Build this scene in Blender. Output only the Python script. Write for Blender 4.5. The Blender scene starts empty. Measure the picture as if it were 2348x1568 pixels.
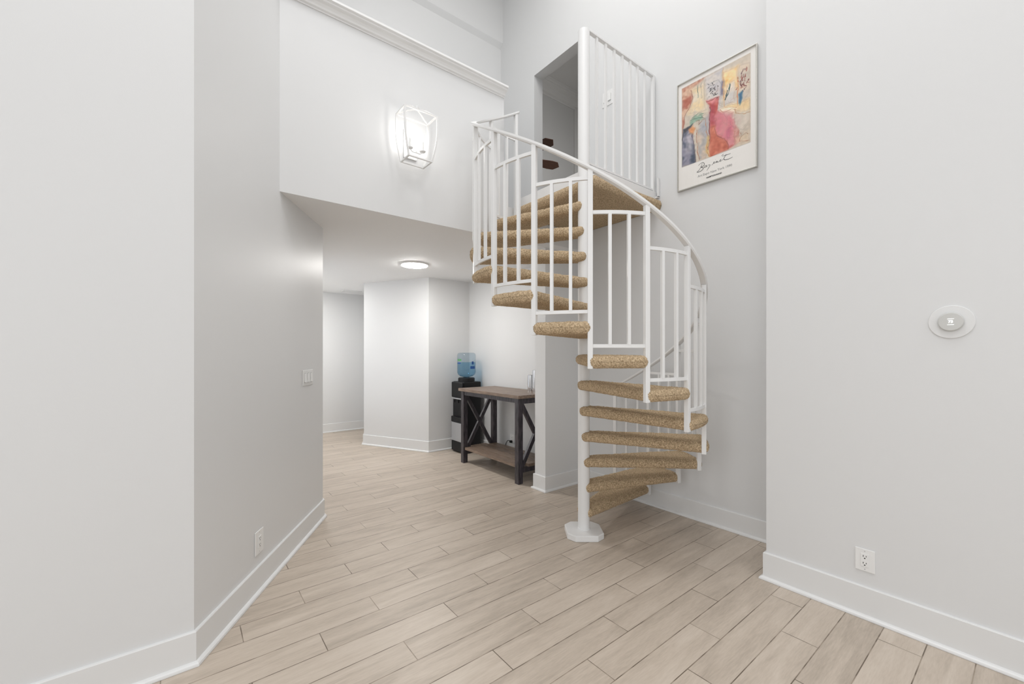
import bpy, bmesh, math, random
from mathutils import Vector, Matrix, noise
random.seed(7)
S = bpy.context.scene
COL = S.collection
# ------------------------------------------------------------------ camera
FPX, CX, HY, CAMZ = 959.0, 1174.0, 808.0, 1.40
AZ = math.radians(51.81)
cam = bpy.data.cameras.new('camera'); cam.sensor_width = 36.0; cam.lens = FPX / 2348 * 36
cam.shift_y = (HY - 784) / 2348; cam.clip_start = 0.02
co = bpy.data.objects.new('camera', cam); COL.objects.link(co)
co.location = (0, 0, CAMZ); co.rotation_euler = (math.pi / 2, 0, AZ - math.pi / 2)
S.camera = co
FX, FY = math.cos(AZ), math.sin(AZ); RX, RY = math.sin(AZ), -math.cos(AZ)
def ray(px): k = (px - CX) / FPX; return FX + RX * k, FY + RY * k
def on_x(px, X): dx, dy = ray(px); t = X / dx; return dy * t, t
def on_y(px, Y): dx, dy = ray(px); t = Y / dy; return dx * t, t
def z_at(py, t): return CAMZ - (py - HY) / FPX * t
# ------------------------------------------------------------------ light and exposure
W = bpy.data.worlds.new('world'); S.world = W; W.use_nodes = True
W.node_tree.nodes['Background'].inputs[0].default_value = (0.85, 0.92, 1, 1)
W.node_tree.nodes['Background'].inputs[1].default_value = 0.15
S.view_settings.view_transform = 'Standard'; S.view_settings.look = 'None'
S.view_settings.gamma = 1; S.view_settings.exposure = 0.09
def area(name, loc, rot, sx, sy, power, col=(1, 1, 1)):
    l = bpy.data.lights.new(name, 'AREA'); l.shape = 'RECTANGLE'; l.size = sx; l.size_y = sy
    l.energy = power; l.color = col
    o = bpy.data.objects.new(name, l); COL.objects.link(o); o.location = loc; o.rotation_euler = rot
    return o
R = math.radians
area('window_daylight', (-4.85, -1.4, 2.6), (0, R(-90), 0), 4.2, 5.0, 128, (.97, .985, 1))
area('window_daylight_rear', (-1.0, -4.85, 2.6), (R(90), 0, 0), 5.5, 4.2, 62, (.97, .985, 1))
area('high_ceiling_light', (.9, .9, 6.35), (0, 0, 0), 1.2, 1.2, 47, (.99, .99, 1))
area('high_ceiling_light_2', (-1.2, -1.0, 6.35), (0, 0, 0), 1.5, 1.5, 30, (.99, .99, 1))
area('high_ceiling_light_3', (1.6, -3.0, 6.35), (0, 0, 0), 2, 2, 42, (.99, .99, 1))
area('high_ceiling_light_4', (2.3, 2.3, 6.35), (0, 0, 0), 1, 1, 27, (1, .985, .96))
area('hallway_light', (1.2, 6.9, 2.43), (0, 0, 0), .35, .35, 18, (1, .985, .96))
area('hallway_cool_fill', (1.0, 5.6, 1.3), (0, R(-90), 0), 1.6, 1.4, 5.5, (.84, .90, 1))  # added cool fill for left-facing sides; the hallway wall has no window
up_l = area('upstairs_fill', (5.6, 3.0, 4.9), (R(90), 0, R(4)), 1.2, 1.2, 13, (1, .98, .95)); up_l.data.spread = R(100)  # added fill aimed at the upstairs wall; no lamp stands in that room
# ------------------------------------------------------------------ materials
def mat(name, col, rough=.5, metal=0, **k):
    m = bpy.data.materials.new(name); m.use_nodes = True
    b = m.node_tree.nodes['Principled BSDF']
    b.inputs['Base Color'].default_value = (*col, 1); b.inputs['Roughness'].default_value = rough
    b.inputs['Metallic'].default_value = metal
    for kk, v in k.items(): b.inputs[kk.replace('_', ' ')].default_value = v
    return m
def N(m, t, **k):
    n = m.node_tree.nodes.new(t)
    for kk, v in k.items(): setattr(n, kk, v)
    return n
def L(m, a, b): m.node_tree.links.new(a, b)
def bump(m, scale, strength, dist=.002, detail=2):
    b = m.node_tree.nodes['Principled BSDF']; g = N(m, 'ShaderNodeNewGeometry')
    n = N(m, 'ShaderNodeTexNoise'); n.inputs['Scale'].default_value = scale; n.inputs['Detail'].default_value = detail
    L(m, g.outputs['Position'], n.inputs['Vector'])
    bp = N(m, 'ShaderNodeBump'); bp.inputs['Strength'].default_value = strength; bp.inputs['Distance'].default_value = dist
    L(m, n.outputs['Fac'], bp.inputs['Height']); L(m, bp.outputs['Normal'], b.inputs['Normal'])
    return n
def mottled(name, c1, c2, scale, rough, bs=None, bstr=.3, bdist=.002, detail=3, vec=None, **k):
    m = mat(name, c1, rough, **k)
    b = m.node_tree.nodes['Principled BSDF']
    tc = N(m, 'ShaderNodeTexCoord'); mp = N(m, 'ShaderNodeMapping')
    if vec: mp.inputs['Scale'].default_value = vec
    L(m, tc.outputs['Object'], mp.inputs['Vector'])
    n = N(m, 'ShaderNodeTexNoise'); n.inputs['Scale'].default_value = scale; n.inputs['Detail'].default_value = detail
    L(m, mp.outputs['Vector'], n.inputs['Vector'])
    r = N(m, 'ShaderNodeValToRGB'); r.color_ramp.elements[0].position = .32; r.color_ramp.elements[1].position = .7
    r.color_ramp.elements[0].color = (*c1, 1); r.color_ramp.elements[1].color = (*c2, 1)
    L(m, n.outputs['Fac'], r.inputs['Fac']); L(m, r.outputs['Color'], b.inputs['Base Color'])
    if bs:
        n2 = N(m, 'ShaderNodeTexNoise'); n2.inputs['Scale'].default_value = bs; n2.inputs['Detail'].default_value = 3
        L(m, mp.outputs['Vector'], n2.inputs['Vector'])
        bp = N(m, 'ShaderNodeBump'); bp.inputs['Strength'].default_value = bstr; bp.inputs['Distance'].default_value = bdist
        L(m, n2.outputs['Fac'], bp.inputs['Height']); L(m, bp.outputs['Normal'], b.inputs['Normal'])
    return m
M = {}
M['wall'] = mat('wall_paint', (.750, .754, .755), .42); bump(M['wall'], 260, .12, .001)
M['ceil'] = mat('ceiling_paint', (.89, .892, .89), .7); bump(M['ceil'], 200, .15, .001)
M['trim'] = mat('trim_paint', (.84, .84, .835), .35)
M['base'] = mat('baseboard_paint', (.785, .788, .785), .35)
M['metal'] = mat('white_enamel', (.83, .83, .825), .38); bump(M['metal'], 60, .08, .001)
M['plastic'] = mat('white_plastic', (.85, .85, .84), .3)
M['gap'] = mat('gap_shadow_grey', (.30, .30, .30), .7)
M['dark'] = mat('black_plastic', (.006, .006, .007), .42)
M['dark'].node_tree.nodes['Principled BSDF'].inputs['Specular IOR Level'].default_value = .35
M['slot'] = mat('slot_black', (.005, .005, .005), .6)
M['silver'] = mat('silver_plastic', (.55, .56, .58), .35, .6)
M['chrome'] = mat('chrome', (.75, .76, .78), .08, 1)
M['frame'] = mat('brushed_aluminium', (.62, .60, .56), .25, 1)
M['paper'] = mat('poster_paper', (.93, .90, .86), .6)
M['ink'] = mat('ink', (.01, .01, .01), .6)
M['fan'] = mottled('walnut_blade', (.13, .065, .045), (.20, .10, .07), 8, .45, vec=(1, 8, 1))
M['grey_print'] = mat('grey_print', (.28, .28, .28), .6)
M['carpet'] = mottled('beige_carpet_pile', (.33, .23, .13), (.80, .62, .41), 115, .95, 200, 1.0, .007, detail=5)
M['wood_top'] = mottled('weathered_wood', (.16, .11, .08), (.30, .22, .165), 9, .42, 60, .3, .001, vec=(9, 1, 9))
M['wood_dark'] = mottled('dark_wood', (.024, .021, .026), (.085, .074, .084), 10, .33, 70, .3, .001, vec=(7, 7, 1.2))
def emit(name, col, s):
    m = bpy.data.materials.new(name); m.use_nodes = True; nt = m.node_tree; nt.nodes.clear()
    e = nt.nodes.new('ShaderNodeEmission'); e.inputs[0].default_value = (*col, 1); e.inputs[1].default_value = s
    o = nt.nodes.new('ShaderNodeOutputMaterial'); nt.links.new(e.outputs[0], o.inputs[0]); return m
M['disc'] = emit('lit_diffuser', (1, .98, .95), 84)
M['bulb'] = emit('lit_bulb', (1, .97, .93), 36)
M['digits'] = emit('lit_digits', (1, 1, 1), 1.4)
def glassy(name, tint, gloss_ior=1.45, rough=.02, trans=(1, 1, 1)):
    m = bpy.data.materials.new(name); m.use_nodes = True; nt = m.node_tree; nt.nodes.clear()
    t = nt.nodes.new('ShaderNodeBsdfTransparent'); t.inputs[0].default_value = (*tint, 1)
    g = nt.nodes.new('ShaderNodeBsdfGlossy'); g.inputs['Roughness'].default_value = rough
    lw = nt.nodes.new('ShaderNodeLayerWeight'); lw.inputs['Blend'].default_value = .5
    pw = nt.nodes.new('ShaderNodeMath'); pw.operation = 'POWER'; pw.inputs[1].default_value = 4
    f = nt.nodes.new('ShaderNodeMath'); f.operation = 'MULTIPLY_ADD'; f.inputs[1].default_value = .6; f.inputs[2].default_value = ((gloss_ior - 1) / (gloss_ior + 1)) ** 2
    nt.links.new(lw.outputs['Facing'], pw.inputs[0]); nt.links.new(pw.outputs[0], f.inputs[0])
    mx = nt.nodes.new('ShaderNodeMixShader'); o = nt.nodes.new('ShaderNodeOutputMaterial')
    nt.links.new(f.outputs[0], mx.inputs[0]); nt.links.new(t.outputs[0], mx.inputs[1])
    nt.links.new(g.outputs[0], mx.inputs[2]); nt.links.new(mx.outputs[0], o.inputs[0]); return m
M['pane'] = glassy('picture_glass', (1, 1, 1))
M['vase'] = glassy('clear_glass', (.88, .90, .90), 1.7)
M['bottle'] = glassy('blue_polycarbonate', (.80, .86, .90), 1.5, .05)
M['water'] = glassy('water', (.66, .83, .92), 1.2, .02)

def floor_mat():
    m = mat('wood_look_tile', (.6, .5, .4), .42); b = m.node_tree.nodes['Principled BSDF']
    g = N(m, 'ShaderNodeNewGeometry'); sp = N(m, 'ShaderNodeSeparateXYZ'); L(m, g.outputs['Position'], sp.inputs[0])
    def mth(op, a, bb=None, c=None):
        n = N(m, 'ShaderNodeMath', operation=op)
        for i, v in enumerate((a, bb, c)):
            if v is None: continue
            if isinstance(v, (int, float)): n.inputs[i].default_value = v
            else: L(m, v, n.inputs[i])
        return n.outputs[0]
    x, y = sp.outputs[0], sp.outputs[1]
    v = mth('DIVIDE', mth('SUBTRACT', y, .66), .1573)
    row = mth('FLOOR', v); fv = mth('FRACT', v)
    u = mth('DIVIDE', mth('SUBTRACT', mth('DIVIDE', mth('SUBTRACT', x, 1.145), .305), mth('ADD', row, 1)), 3)
    colm = mth('FLOOR', u); fu = mth('FRACT', u)
    du = mth('MULTIPLY', mth('MINIMUM', fu, mth('SUBTRACT', 1, fu)), .915)
    dv = mth('MULTIPLY', mth('MINIMUM', fv, mth('SUBTRACT', 1, fv)), .1573)
    d = mth('MINIMUM', du, dv)
    mr = N(m, 'ShaderNodeMapRange'); mr.inputs['From Min'].default_value = .0015; mr.inputs['From Max'].default_value = .0027
    L(m, d, mr.inputs['Value'])
    cb = N(m, 'ShaderNodeCombineXYZ'); L(m, colm, cb.inputs[0]); L(m, row, cb.inputs[1])
    wn = N(m, 'ShaderNodeTexWhiteNoise', noise_dimensions='3D'); L(m, cb.outputs[0], wn.inputs['Vector'])
    # grain space: stretched along the plank and shifted for each plank
    gv = N(m, 'ShaderNodeCombineXYZ')
    L(m, mth('ADD', mth('MULTIPLY', x, 1.6), mth('MULTIPLY', wn.outputs['Value'], 37)), gv.inputs[0])
    L(m, mth('MULTIPLY', y, 13), gv.inputs[1]); L(m, mth('MULTIPLY', wn.outputs['Value'], 11), gv.inputs[2])
    n1 = N(m, 'ShaderNodeTexNoise'); n1.inputs['Scale'].default_value = 1.3; n1.inputs['Detail'].default_value = 5; n1.inputs['Distortion'].default_value = .6
    n2 = N(m, 'ShaderNodeTexNoise'); n2.inputs['Scale'].default_value = 12; n2.inputs['Detail'].default_value = 6
    L(m, gv.outputs[0], n1.inputs['Vector']); L(m, gv.outputs[0], n2.inputs['Vector'])
    r = N(m, 'ShaderNodeValToRGB'); e = r.color_ramp.elements
    e[0].position = .25; e[0].color = (.385, .325, .265, 1); e[1].position = .75; e[1].color = (.665, .585, .50, 1)
    k = e.new(.5); k.color = (.555, .475, .395, 1)
    f = mth('ADD', mth('ADD', mth('MULTIPLY', n1.outputs['Fac'], .55), mth('MULTIPLY', n2.outputs['Fac'], .3)), mth('MULTIPLY', wn.outputs['Value'], .13))
    L(m, f, r.inputs['Fac'])
    n3 = N(m, 'ShaderNodeTexNoise'); n3.inputs['Scale'].default_value = 9; L(m, g.outputs['Position'], n3.inputs['Vector'])
    gr = N(m, 'ShaderNodeValToRGB'); gr.color_ramp.elements[0].color = (.14, .105, .075, 1); gr.color_ramp.elements[1].color = (.36, .295, .23, 1)
    gr.color_ramp.elements[0].position = .42; gr.color_ramp.elements[1].position = .6
    L(m, n3.outputs['Fac'], gr.inputs['Fac'])
    mx = N(m, 'ShaderNodeMix', data_type='RGBA'); L(m, mr.outputs[0], mx.inputs[0])
    L(m, gr.outputs['Color'], mx.inputs[6]); L(m, r.outputs['Color'], mx.inputs[7]); L(m, mx.outputs[2], b.inputs['Base Color'])
    bp = N(m, 'ShaderNodeBump'); bp.inputs['Strength'].default_value = .35; bp.inputs['Distance'].default_value = .0015
    L(m, mth('ADD', mr.outputs[0], mth('MULTIPLY', n2.outputs['Fac'], .25)), bp.inputs['Height']); L(m, bp.outputs['Normal'], b.inputs['Normal'])
    return m
M['floor'] = floor_mat()
# ------------------------------------------------------------------ mesh helpers
def finish(name, bm, m, parent=None, smooth=None, bevel=None):
    bmesh.ops.recalc_face_normals(bm, faces=bm.faces)
    me = bpy.data.meshes.new(name); bm.to_mesh(me); bm.free(); me.materials.append(m)
    if smooth is not None: me.shade_smooth() if smooth is True else me.set_sharp_from_angle(angle=R(smooth))
    o = bpy.data.objects.new(name, me); COL.objects.link(o)
    if parent: o.parent = parent
    if bevel:
        bv = o.modifiers.new('bevel', 'BEVEL'); bv.width = bevel; bv.segments = 2; bv.limit_method = 'ANGLE'; bv.angle_limit = R(40)
    return o
def prism(bm, pts, z0, z1, M4=None):
    a = [bm.verts.new((x, y, z0)) for x, y in pts]; b = [bm.verts.new((x, y, z1)) for x, y in pts]
    if M4 is not None:
        for v in a + b: v.co = M4 @ v.co
    n = len(pts); bm.faces.new(a[::-1]); bm.faces.new(b)
    for i in range(n): bm.faces.new((a[i], a[(i + 1) % n], b[(i + 1) % n], b[i]))
def box(bm, x0, x1, y0, y1, z0, z1, M4=None):
    prism(bm, [(x0, y0), (x1, y0), (x1, y1), (x0, y1)], z0, z1, M4)
def sweep(bm, path, prof, up=Vector((0, 0, 1)), closed_prof=True, outs=None):
    """sweep a closed 2-D profile (a across, b up) along a path of points"""
    P = [Vector(p) for p in path]; rings = []
    for i, p in enumerate(P):
        t = (P[min(i + 1, len(P) - 1)] - P[max(i - 1, 0)]).normalized()
        side = outs[i] if outs else t.cross(up).normalized()
        side = (side - t * side.dot(t)).normalized(); u = side.cross(t).normalized()
        rings.append([bm.verts.new(p + side * a + u * b) for a, b in prof])
    n = len(prof)
    for r0, r1 in zip(rings, rings[1:]):
        for i in range(n): bm.faces.new((r0[i], r0[(i + 1) % n], r1[(i + 1) % n], r1[i]))
    bm.faces.new(rings[0][::-1]); bm.faces.new(rings[-1])
def rect(w, h): return [(-w / 2, -h / 2), (w / 2, -h / 2), (w / 2, h / 2), (-w / 2, h / 2)]
def circ(r, n=10): return [(r * math.cos(2 * math.pi * i / n), r * math.sin(2 * math.pi * i / n)) for i in range(n)]
def lathe(bm, prof, cx=0, cy=0, n=32, M4=None):
    rings = []
    for r, z in prof:
        if r < 1e-5: vs = [bm.verts.new((cx, cy, z))]
        else: vs = [bm.verts.new((cx + r * math.cos(2 * math.pi * i / n), cy + r * math.sin(2 * math.pi * i / n), z)) for i in range(n)]
        if M4 is not None:
            for v in vs: v.co = M4 @ v.co
        rings.append(vs)
    for a, b in zip(rings, rings[1:]):
        for i in range(n):
            j = (i + 1) % n
            if len(a) == 1 and len(b) == 1: continue
            if len(a) == 1: bm.faces.new((a[0], b[i], b[j]))
            elif len(b) == 1: bm.faces.new((a[i], a[j], b[0]))
            else: bm.faces.new((a[i], a[j], b[j], b[i]))
    if len(rings[0]) > 1: bm.faces.new(rings[0][::-1])
    if len(rings[-1]) > 1: bm.faces.new(rings[-1])
def B(): return bmesh.new()
def struct(name, bm, m, parent=None, **k):
    o = finish(name, bm, m, parent, **k)
    if parent is None: o['kind'] = 'structure'
    return o
def thing(name, label, cat, loc=(0, 0, 0), group=None):
    o = bpy.data.objects.new(name, None); COL.objects.link(o); o.location = loc; o.empty_display_size = .1
    o['label'] = label; o['category'] = cat
    if group: o['group'] = group
    return o
def tag(o, label, cat, group=None):
    o['label'] = label; o['category'] = cat
    if group: o['group'] = group
    return o
# local frame for something mounted on a wall: x along the wall (to the viewer's right), y out of the wall, z up
def wall_frame(loc, out):
    o = Vector((out[0], out[1], 0)).normalized(); z = Vector((0, 0, 1)); x = z.cross(o)
    # seen from the room, right-hand direction
    x = Vector((-o.y, o.x, 0))
    m = Matrix((( x.x, o.x, 0, loc[0]), (x.y, o.y, 0, loc[1]), (0, 0, 1, loc[2]), (0, 0, 0, 1)))
    return m
# ------------------------------------------------------------------ the setting
ZC, ZT = 2.455, 6.4           # lower ceiling, high ceiling
XB, YB, XR = 3.387, 3.092, 2.836   # back wall, opening plane, right wall
ZL = 2.76                     # upper floor
P0 = Vector((.039, 2.36)); DB = Vector((.53066, .84758)); NB = Vector((-.84758, .53066))
P1 = P0 + DB * 1.688
bm = B(); box(bm, -5.15, 3.6, -5.15, 8.0, -.1, 0); struct('floor', bm, M['floor'])
bm = B(); prism(bm, [(-5, 2.36), (.039, 2.36), (-.0386, 2.5), (-5, 2.5)], 0, ZT); struct('wall_left', bm, M['wall'])
bm = B(); prism(bm, [tuple(P0), tuple(P1), tuple(P1 + NB * .14), (-.0386, 2.5)], 0, ZT); struct('wall_left_angled', bm, M['wall'])
q = P1 + NB * .14
bm = B(); prism(bm, [(P1.x - .002, P1.y + .002), (P1.x - .06, 7.75), (q.x - .06, 7.75), (q.x, q.y)], 0, ZT); struct('wall_hallway', bm, M['wall'])
xl = P0.x + (YB - P0.y) * DB.x / DB.y
bm = B(); prism(bm, [(xl, YB), (2.336, YB), (2.336, YB + .12), (xl + .075, YB + .12)], 2.5, 3.826)
prism(bm, [(xl, YB), (2.336, YB), (2.336, YB + .004), (xl + .0025, YB + .004)], ZC, 2.5)
box(bm, 2.216, 2.336, YB + .12, 4.55, 2.5, 3.826)
prism(bm, [(xl + .075, YB + .12), (2.216, YB + .12), (2.216, 4.55), (P1.x, 4.55), (P1.x, P1.y)], 3.74, 3.826)
struct('wall_front_upper', bm, M['wall'])
bm = B(); prism(bm, [(xl + .0027, YB + .0042), (2.336, YB + .0042), (2.336, YB), (XB, YB), (XB, 5.345), (2.715, 5.345), (2.9, 7.75), (P1.x - .06, 7.75), (P1.x, P1.y)], ZC, 2.5)
struct('ceiling_lower', bm, M['ceil'])
bm = B(); box(bm, 2.336, XB, YB, 4.55, 2.5, ZL); struct('floor_upper', bm, M['wall'])
# back wall with the upstairs doorway cut out
TH = .138; DY0, DY1, DZ = 3.03, 3.865, 4.795
bm = B()
box(bm, XB, XB + TH, 1.061, 5.345, -.0, ZL)
box(bm, XB, XB + TH, 1.061, DY0, ZL, 7.1); box(bm, XB, XB + TH, DY0, DY1, DZ, 7.1); box(bm, XB, XB + TH, DY1, 6.5, ZL, 7.1)
struct('wall_back', bm, M['wall'])
bm = B(); box(bm, XR, XB + TH, -5, 1.061, 0, ZT); struct('wall_right', bm, M['wall'])
SX, SY0, SY1 = 2.861, 3.095, 3.252
bm = B(); box(bm, SX, XB, SY0, SY1, 0, ZC); struct('wall_wing', bm, M['wall'])
bm = B(); M4 = Matrix(((0, 0, 1, 0), (1, 0, 0, 0), (0, 1, 0, 0), (0, 0, 0, 1)))
prism(bm, [(4.55, ZL), (4.72, ZL), (4.72, ZT), (4.505, ZT), (4.505, 5.56), (4.55, 5.50)], P1.x, XB, M4)
struct('wall_rear_upper', bm, M['wall'])
PD = Vector((-.458, .889)); pc = Vector((2.715, 5.345))
s = 0
while True:
    p = pc + PD * s; dpx = CX + FPX * (p.x * RX + p.y * RY) / (p.x * FX + p.y * FY)
    if dpx < 834.5 or s > 3: break
    s += .005
pl = p
bm = B(); prism(bm, [tuple(pc), (XB + TH, 5.345), (XB + TH, 7.75), (pl.x + .56, 7.75), tuple(pl)], 0, ZC); struct('wall_pillar', bm, M['wall'])
bm = B(); box(bm, .6, XB + TH, 7.75, 7.9, 0, 2.5); struct('wall_far', bm, M['wall'])
bm = B(); box(bm, -5, XB + TH, -5, 2.5, ZT, ZT + .1); box(bm, -.1, XB + TH, 2.5, 4.72, ZT, ZT + .1); struct('ceiling', bm, M['ceil'])
# walls behind the camera, with window openings
def win_wall(name, horiz, pos, th, a0, a1, w0, w1, z0, z1):
    bm = B()
    def bb(p, q, zz0, zz1):
        if horiz: box(bm, p, q, pos - th, pos, zz0, zz1)
        else: box(bm, pos - th, pos, p, q, zz0, zz1)
    bb(a0, w0, 0, ZT); bb(w1, a1, 0, ZT); bb(w0, w1, 0, z0); bb(w0, w1, z1, ZT)
    struct(name, bm, M['wall'])
win_wall('wall_window_side', False, -5, .15, -5, 2.5, -3.9, 1.1, .5, 4.7)
win_wall('wall_rear', True, -5, .15, -5, XB + TH, -3.75, 1.75, .5, 4.7)
for nm, horiz, a0, a1 in (('window_1', False, -3.9, 1.1), ('window_2', True, -3.75, 1.75)):
    bm = B(); n = 4
    for i in range(n + 1):
        c = a0 + (a1 - a0) * i / n; c = min(max(c, a0 + .03), a1 - .03)
        if horiz: box(bm, c - .03, c + .03, -5.08, -5.02, .5, 4.7)
        else: box(bm, -5.08, -5.02, c - .03, c + .03, .5, 4.7)
    for z in (.53, 2.6, 4.67):
        if horiz: box(bm, a0, a1, -5.075, -5.025, z - .03, z + .03)
        else: box(bm, -5.075, -5.025, a0, a1, z - .03, z + .03)
    struct(nm, bm, M['trim'])
# upstairs room seen through the doorway
bm = B(); box(bm, XB + TH, 7.2, 1.5, 6.5, ZL - .1, ZL); struct('floor_upstairs_room', bm, M['carpet'])
bm = B(); box(bm, XB, 7.3, 6.5, 6.6, ZL, 7.1); struct('wall_upstairs_left', bm, M['wall'])
bm = B(); box(bm, 7.2, 7.3, 1.5, 6.5, ZL, 7.1); struct('wall_upstairs_far', bm, M['wall'])
bm = B(); box(bm, XB + TH, 7.3, 1.4, 1.5, ZL, 7.1); struct('wall_upstairs_right', bm, M['wall'])
bm = B(); box(bm, XB, 7.3, 1.4, 6.6, 7.1, 7.2); struct('ceiling_upstairs_room', bm, M['ceil'])
def crown(name, path, outs, h, w):
    prof = [(0, 0), (.10 * w, 0), (.12 * w, .10 * h), (.30 * w, .16 * h), (.36 * w, .30 * h), (.52 * w, .48 * h), (.78 * w, .60 * h),
            (.82 * w, .72 * h), (.90 * w, .74 * h), (w, .80 * h), (w, h), (0, h)]
    bm = B(); P = [Vector(p) for p in path]; rings = []
    for p, o in zip(P, outs):
        rings.append([bm.verts.new(p + Vector((o[0], o[1], 0)) * a + Vector((0, 0, b))) for a, b in prof])
    n = len(prof)
    for r0, r1 in zip(rings, rings[1:]):
        for i in range(n): bm.faces.new((r0[i], r0[(i + 1) % n], r1[(i + 1) % n], r1[i]))
    bm.faces.new(rings[0][::-1]); bm.faces.new(rings[-1])
    return struct(name, bm, M['trim'])
crown('trim_1', [(xl, YB, 3.752), (2.336, YB, 3.752)], [(-.62, -1), (0, -1)], .078, .074)
crown('trim_2', [(XB + TH, 6.5, 6.82), (7.2, 6.5, 6.82)], [(0, -1), (0, -1)], .28, .2)
bm = B(); box(bm, 6.86, 7.02, 6.46, 6.5, ZL, 6.82); struct('trim_3', bm, M['trim'])
# baseboards: path along the wall foot, room on the right-hand side given by an outward list
def baseboard(name, pts, h=.152, t=.014, shoe=.018, flip=1):
    """pts: wall-face polyline; profile offsets towards the room with mitred corners"""
    P = [Vector(p) for p in pts]; n = len(P); offs = []
    for i in range(n):
        ns = []
        if i > 0: d = (P[i] - P[i - 1]).normalized(); ns.append(Vector((d.y, -d.x)) * flip)
        if i < n - 1: d = (P[i + 1] - P[i]).normalized(); ns.append(Vector((d.y, -d.x)) * flip)
        if len(ns) == 2:
            m_ = (ns[0] + ns[1]); m_ /= (1 + ns[0].dot(ns[1]))
        else: m_ = ns[0]
        offs.append(m_)
    prof = [(0, .001), (t + shoe, .001), (t + shoe, .006), (t + shoe * .88, .013), (t + shoe * .55, .018), (t, .021), (t, h - .004), (t - .003, h), (0, h)]
    bm = B(); rings = [[bm.verts.new((p.x + o.x * a, p.y + o.y * a, b)) for a, b in prof] for p, o in zip(P, offs)]
    k = len(prof)
    for r0, r1 in zip(rings, rings[1:]):
        for i in range(k): bm.faces.new((r0[i], r0[(i + 1) % k], r1[(i + 1) % k], r1[i]))
    bm.faces.new(rings[0][::-1]); bm.faces.new(rings[-1])
    return struct(name, bm, M['base'])
baseboard('baseboard_left', [(-5, 2.36), tuple(P0), tuple(P1), (P1.x - .01, P1.y + .6)])
baseboard('baseboard_right', [(XR, -5), (XR, 1.061), (XB, 1.061)], h=.165, flip=-1)
baseboard('baseboard_back', [(XB, 1.061), (XB, SY0), (SX, SY0), (SX, SY1), (XB, SY1), (XB, 5.345), tuple(pc), tuple(pl), (pl.x + .3, pl.y + .7)], flip=-1)
baseboard('baseboard_far', [(P1.x - .06, 7.75), (XB, 7.75)])
# ------------------------------------------------------------------ spiral staircase
PC = Vector((2.425, 2.189)); RAD = .845; RISE = .1957; STEP = 22.5
stair = thing('spiral_staircase', 'white metal spiral staircase with beige carpeted treads rising to the upper landing', 'staircase', (PC.x, PC.y, 0))
def phi(j): return math.radians(22.0 - STEP * j)
def zt(j): return RISE * j + .012
def pol(r, a, z=0): return Vector((r * math.cos(a), r * math.sin(a), z))
bm = B(); lathe(bm, [(.0445, .045), (.0445, 3.86), (.043, 3.872), (.036, 3.878), (0, 3.880)], n=40)
lathe(bm, [(.048, .046), (.048, .056), (.0445, .058)], n=40)
finish('center_pole', bm, M['metal'], stair, smooth=40)
bm = B()
w, c = .138, .055
oct_ = [(-w, -w + c), (-w + c, -w), (w - c, -w), (w, -w + c), (w, w - c), (w - c, w), (-w + c, w), (-w, w - c)]
a_ = math.radians(45 + 7)
oct_ = [(x * math.cos(a_) - y * math.sin(a_), x * math.sin(a_) + y * math.cos(a_)) for x, y in oct_]
prism(bm, oct_, 0, .046); finish('base_plate', bm, M['metal'], stair, bevel=.006)
# carpeted tread: a rounded wedge, one mesh shared by all steps
def tread_mesh():
    NS, NL = 230, 200; s0, s1 = -.012, .872; th = .072; r = .034
    bm = B(); rings = []
    def halfw(s): k = max(0, min(1, (s - .03) / (s1 - .03))); return .066 + (.176 - .066) * k
    svals = []
    for i in range(NS + 1):
        f = i / NS
        svals.append(s0 + (s1 - s0) * f)
    # denser rings at the rounded ends
    ends = [r * (1 - math.cos(math.pi / 2 * k / 7)) for k in range(7)]
    sv = [s0 + e for e in ends] + [s for s in svals if s0 + r <= s <= s1 - r] + [s1 - e for e in reversed(ends)]
    for s in sv:
        d = min(s - s0, s1 - s); ins = 0
        if d < r: ins = r - math.sqrt(max(0, r * r - (r - d) ** 2))
        hw = halfw(s) - ins; hz = th / 2 - ins; rr = max(.0015, min(r - ins, hz * .98))
        loop = []
        per = [(hw - rr, hz - rr, 0), (-(hw - rr), hz - rr, 90), (-(hw - rr), -(hz - rr), 180), (hw - rr, -(hz - rr), 270)]
        nc, ns_ = 14, (NL - 4 * 14) // 2
        for q_, (a, b, st) in enumerate(per):
            for k in range(nc):
                an = math.radians(st + 90 * k / (nc - 1)); loop.append((a + rr * math.cos(an), b + rr * math.sin(an)))
            if q_ in (0, 2):
                nx = per[q_ + 1]; ax = loop[-1]
                bx = (nx[0] + rr * math.cos(math.radians(nx[2])), nx[1] + rr * math.sin(math.radians(nx[2])))
                for k in range(1, ns_): f = k / ns_; loop.append((ax[0] + (bx[0] - ax[0]) * f, ax[1] + (bx[1] - ax[1]) * f))
        ring = []
        for wv, z in loop:
            x = s - (s1 - math.sqrt(s1 * s1 - wv * wv)) * max(0, s / s1) ** 2
            ring.append(bm.verts.new((x, wv, z - th / 2)))
        rings.append(ring)
    n = len(rings[0])
    for r0, r1 in zip(rings, rings[1:]):
        for i in range(n): bm.faces.new((r0[i], r0[(i + 1) % n], r1[(i + 1) % n], r1[i]))
    bm.faces.new(rings[0][::-1]); bm.faces.new(rings[-1])
    bmesh.ops.recalc_face_normals(bm, faces=bm.faces); bm.normal_update()
    for v in bm.verts:
        p = v.co; up = .4 + .6 * max(0, v.normal.z + .55)
        a = noise.noise(p * 210) * .0042 + noise.noise(p * 95 + Vector((5, 0, 0))) * .0032 + noise.noise(p * 22) * .004
        v.co = p + v.normal * a * min(1, up)
    return bm
tr0 = None
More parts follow.
